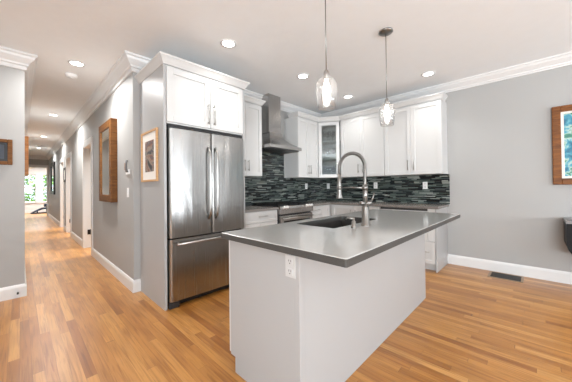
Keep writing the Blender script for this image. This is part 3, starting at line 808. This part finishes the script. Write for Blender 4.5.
# ------------------------------------------------------------------ framed pictures and mirrors
def framed(name, fr, a0, a1, z0, z1, depth, fw, fmat, label, cat, inner=None, mat_w=0, liner=0, art=None, parts=('frame', 'artwork'), art_d=None):
    o = thing(name, fr((a0 + a1) / 2, 0, z0), label, cat)
    m = MB()
    for q in ((a0, a0 + fw, z0, z1), (a1 - fw, a1, z0, z1), (a0 + fw, a1 - fw, z1 - fw, z1), (a0 + fw, a1 - fw, z0, z0 + fw)):
        m.fbox(fr, q[0], q[1], .001, depth, q[2], q[3], min(.006, fw * .15))
    m.build('frame', fmat, o)
    a0 += fw; a1 -= fw; z0 += fw; z1 -= fw
    if liner:
        m = MB()
        for q in ((a0, a0 + liner, z0, z1), (a1 - liner, a1, z0, z1), (a0 + liner, a1 - liner, z1 - liner, z1), (a0 + liner, a1 - liner, z0, z0 + liner)):
            m.fbox(fr, q[0], q[1], .001, depth * .75, q[2], q[3])
        m.build('liner', inner, o); a0 += liner; a1 -= liner; z0 += liner; z1 -= liner
    if mat_w:
        MB().fbox(fr, a0, a1, .001, depth * .4, z0, z1).build('mat_board', M['mat'], o)
        a0 += mat_w; a1 -= mat_w; z0 += mat_w; z1 -= mat_w
        MB().fbox(fr, a0, a1, depth * .4, depth * .4 + .001, z0, z1).build(parts[1], art, o)
    else:
        MB().fbox(fr, a0, a1, .001, art_d or depth * .5, z0, z1).build(parts[1], art, o)
    return o
framed('wall_mirror', frh, -4.80, -4.05, 1.02, 2.15, .078, .10, M['oakframe'], 'tall mirror in a deep brown wooden frame on the hall wall', 'mirror', art=M['mirror'], parts=('frame', 'glass'), art_d=.064)
framed('framed_print', frame(PX0, 0, 0, -1), -3.245, -2.765, 1.275, 1.825, .022, .022, M['paleoak'], 'pale oak framed abstract print with white mat on the refrigerator side panel', 'picture', mat_w=.085, art=M['paint_abs'])
frR = frame(XW, 0, 0, -1)
framed('framed_painting', frR, .155, 1.15, 1.19, 2.14, .045, .075, M['gilt'], 'gilt framed blue and green garden painting on the right wall', 'painting', inner=M['mat'], liner=.025, art=M['paint_blue'])
frL = frame(0, LY, 1, 0)
framed('framed_painting', frL, -.45, -.055, 1.48, 1.76, .022, .038, M['oakframe'], 'small wood framed landscape painting on the left wall', 'painting', inner=M['black'], liner=.025, art=M['landscape'])
frHL = frame(LX, 0, 0, 1)
framed('framed_picture', frHL, 4.75, 5.35, 1.40, 1.90, .042, .04, M['walnut'], 'dark brown framed picture on the left hall wall seen edge-on', 'picture', art=M['mat'])
framed('framed_picture', frh, -14.2, -12.8, 1.02, 2.25, .05, .12, M['black'], 'tall black framed picture near the far end of the hall', 'picture', art=M['mirror'])
framed('framed_picture', frh, -9.95, -9.5, 1.42, 1.83, .03, .06, M['darkgrey'], 'small dark framed picture between two hall doorways', 'picture', art=M['mat'])

# ------------------------------------------------------------------ ceiling fixtures
def downlight(x, y, label, power, spread=115):
    o = thing('recessed_light', (x, y, CZ), label, 'recessed light', 'recessed ceiling lights')
    MB().lathe(x, y, [(.062, CZ - .001), (.085, CZ - .001), (.085, CZ - .006), (.066, CZ - .010), (.062, CZ - .006)], 32, closed=True).build('trim_ring', M['trim'], o)
    MB().lathe(x, y, [(.062, CZ - .0005), (.062, CZ - .004), (0, CZ - .005)], 32).build('diffuser', M['diff'], o)
    spot_down(x, y, power, CZ - .02, spread)
KP = 4.5
for x, y, lab in ((1.55, 2.33, 'lit recessed ceiling light in front of the refrigerator cabinet'), (2.74, 2.30, 'lit recessed ceiling light in front of the range hood'),
                  (3.92, 2.29, 'lit recessed ceiling light near the corner cabinet between the pendants'), (3.92, 1.04, 'lit recessed ceiling light near the right wall above the cabinet end')):
    downlight(x, y, lab, KP)
for y, lab in ((4.0, 'lit recessed ceiling light nearest in the hallway'), (7.1, 'lit recessed ceiling light second along the hallway'),
               (10.17, 'lit recessed ceiling light third along the hallway'), (13.1, 'lit recessed ceiling light farthest down the hallway')):
    downlight(.485, y, lab, 34, 150)
for x, y, lab in ((.6, 17.4, 'recessed fill light added to brighten the far room'), (2.0, 17.6, 'recessed fill light added at the side of the far room')):
    downlight(x, y, lab, 85, 160)  # downlights added out of view to brighten the far room
for x, y in ((.2, -1.6), (2.4, -1.6)):
    downlight(x, y, 'unseen recessed fill light added behind the camera', KP)  # unseen downlights added here as fill
for x, y, lab in ((2.0, 5.9, 'recessed fill light added in the first side room'), (2.0, 8.9, 'recessed fill light added in the second side room'), (2.0, 10.9, 'recessed fill light added in the third side room')):
    downlight(x, y, lab, 60)  # ceiling lights made up to brighten the rooms behind the doorways
def smoke(x, y, label):
    o = thing('smoke_detector', (x, y, CZ), label, 'smoke detector')
    MB().lathe(x, y, [(0, CZ - .001), (.072, CZ - .001), (.072, CZ - .012), (.066, CZ - .016), (.066, CZ - .030), (.055, CZ - .038), (0, CZ - .04)], 28).build('body', M['plastic'], o)
    MB().lathe(x, y, [(0, CZ - .04), (.02, CZ - .04), (.018, CZ - .045), (0, CZ - .045)], 16).build('test_button', M['plastic'], o)
smoke(.49, 4.46, 'white round smoke detector on the ceiling at the hallway entrance')
smoke(.475, 12.2, 'small round smoke detector far down the hallway ceiling')

# ------------------------------------------------------------------ pendants
def pendant(x, y, label, dz):
    o = thing('pendant_light', (x, y, CZ), label, 'pendant light', 'glass pendants over the island')
    MB().lathe(x, y, [(.0, CZ - .001), (.068, CZ - .001), (.068, CZ - .012), (.055, CZ - .022), (.012, CZ - .028), (0, CZ - .028)], 32).build('canopy', M['faucet'], o)
    MB().tube([(x, y, CZ - .026), (x, y, 2.02 + dz)], .0035, 8).build('cord', M['faucet'], o)
    S = lambda pr: [(r_, z_ + dz) for r_, z_ in pr]
    MB().lathe(x, y, S([(0, 2.035), (.010, 2.035), (.019, 2.02), (.019, 1.98), (.014, 1.97), (0, 1.97)]), 20).build('socket', M['nickel'], o)
    outer = [(.023, 2.008), (.023, 1.992), (.036, 1.982), (.060, 1.964), (.073, 1.938), (.077, 1.905), (.076, 1.87), (.070, 1.82), (.062, 1.765)]
    prof = outer + [(r_ - .003, z_) for r_, z_ in outer[::-1]]
    MB().lathe(x, y, S(prof), 40, closed=True).build('glass_shade', M['shade'], o)
    MB().lathe(x, y, S([(0, 1.969), (.012, 1.968), (.014, 1.945), (.026, 1.91), (.029, 1.88), (.024, 1.855), (.012, 1.84), (0, 1.837)]), 20).build('bulb', M['bulb'], o)
pendant(1.507, 1.05, 'nearer clear glass pendant over the island by the refrigerator end', -.012)
pendant(2.54, 1.05, 'farther clear glass pendant hanging over the right end of the island', .035)

# ------------------------------------------------------------------ floor register
v = thing('floor_register', (4.43, .29, 0), 'dark metal floor vent in the oak floor by the right wall', 'floor vent')
vx0, vx1, vy0, vy1 = 4.245, 4.54, .125, .472
m = MB(); w = .024
m.box(vx0, vx1, vy0, vy0 + w, .0005, .006, .002); m.box(vx0, vx1, vy1 - w, vy1, .0005, .006, .002); m.box(vx0, vx0 + w, vy0 + w, vy1 - w, .0005, .006); m.box(vx1 - w, vx1, vy0 + w, vy1 - w, .0005, .006)
m.build('frame', M['register_frame'], v)
m = MB(); m.box(vx0 + w, vx1 - w, vy0 + w, vy1 - w, .0004, .0012)
for i in range(17):
    yy = vy0 + w + .006 + i * (vy1 - vy0 - 2 * w - .012) / 16; m.box(vx0 + w, vx1 - w, yy - .003, yy + .003, .0012, .0045)
m.build('louver', M['bronze'], v)

# black console at the right edge
p = thing('console', (4.25, -.85, 0), 'glossy black console with rounded corner and grey top at the right edge', 'console')
fc = frame(4.57, -.225, -1, 0)      # a -> -X from the wall
m = MB(); q = MB()
pts = [(-.225, .775)]
out = [(-.235, .765), (-.235, .52), (-.240, .50), (-.250, .47), (-.268, .44), (-.295, .42), (-.33, .41), (-1.6, .41), (-1.6, .765)]
fy_ = lambda a, b, z: Vector((4.56 - b, a, z))
m.poly_prism(fy_, out, 0, .42); m.build('body', M['gloss_black'], p)
MB().poly_prism(fy_, [(-.23, .765), (-1.605, .765), (-1.605, .795), (-.23, .795)], 0, .43).build('top', M['steel_grey'], p)
for yy in (-1.0, -1.5): MB().box(4.3, 4.36, yy, yy + .06, 0, .41).build('leg', M['gloss_black'], p)

# exercise bench far away
b = thing('exercise_bench', (.75, 18.2, 0), 'low navy exercise bench on the floor under the far windows', 'bench')
MB().poly_prism(frame(0, 18.0, 1, 0), [(.34, .03), (.42, .03), (.80, .20), (1.12, .22), (1.12, .30), (.78, .29)], 0, -.35).build('pad', M['navy'], b)
MB().box(.86, 1.15, 18.0, 18.35, .33, .48, .02).build('backrest', M['navy'], b)
m = MB(); m.box(.4, 1.1, 18.05, 18.09, 0, .05); m.box(.4, 1.1, 18.28, 18.32, 0, .05); m.box(.95, 1.0, 18.05, 18.32, .05, .4); m.box(.60, .64, 18.05, 18.32, .04, .13); m.build('base', M['navy'], b)
# small door stop on the left baseboard
tag(MB().tube([(-.015, LY - .015, .058), (-.015, LY - .06, .058)], [.008, .010], 10).build('door_stop', M['darkgrey']), 'tiny dark door stop on the left baseboard', 'door stop')
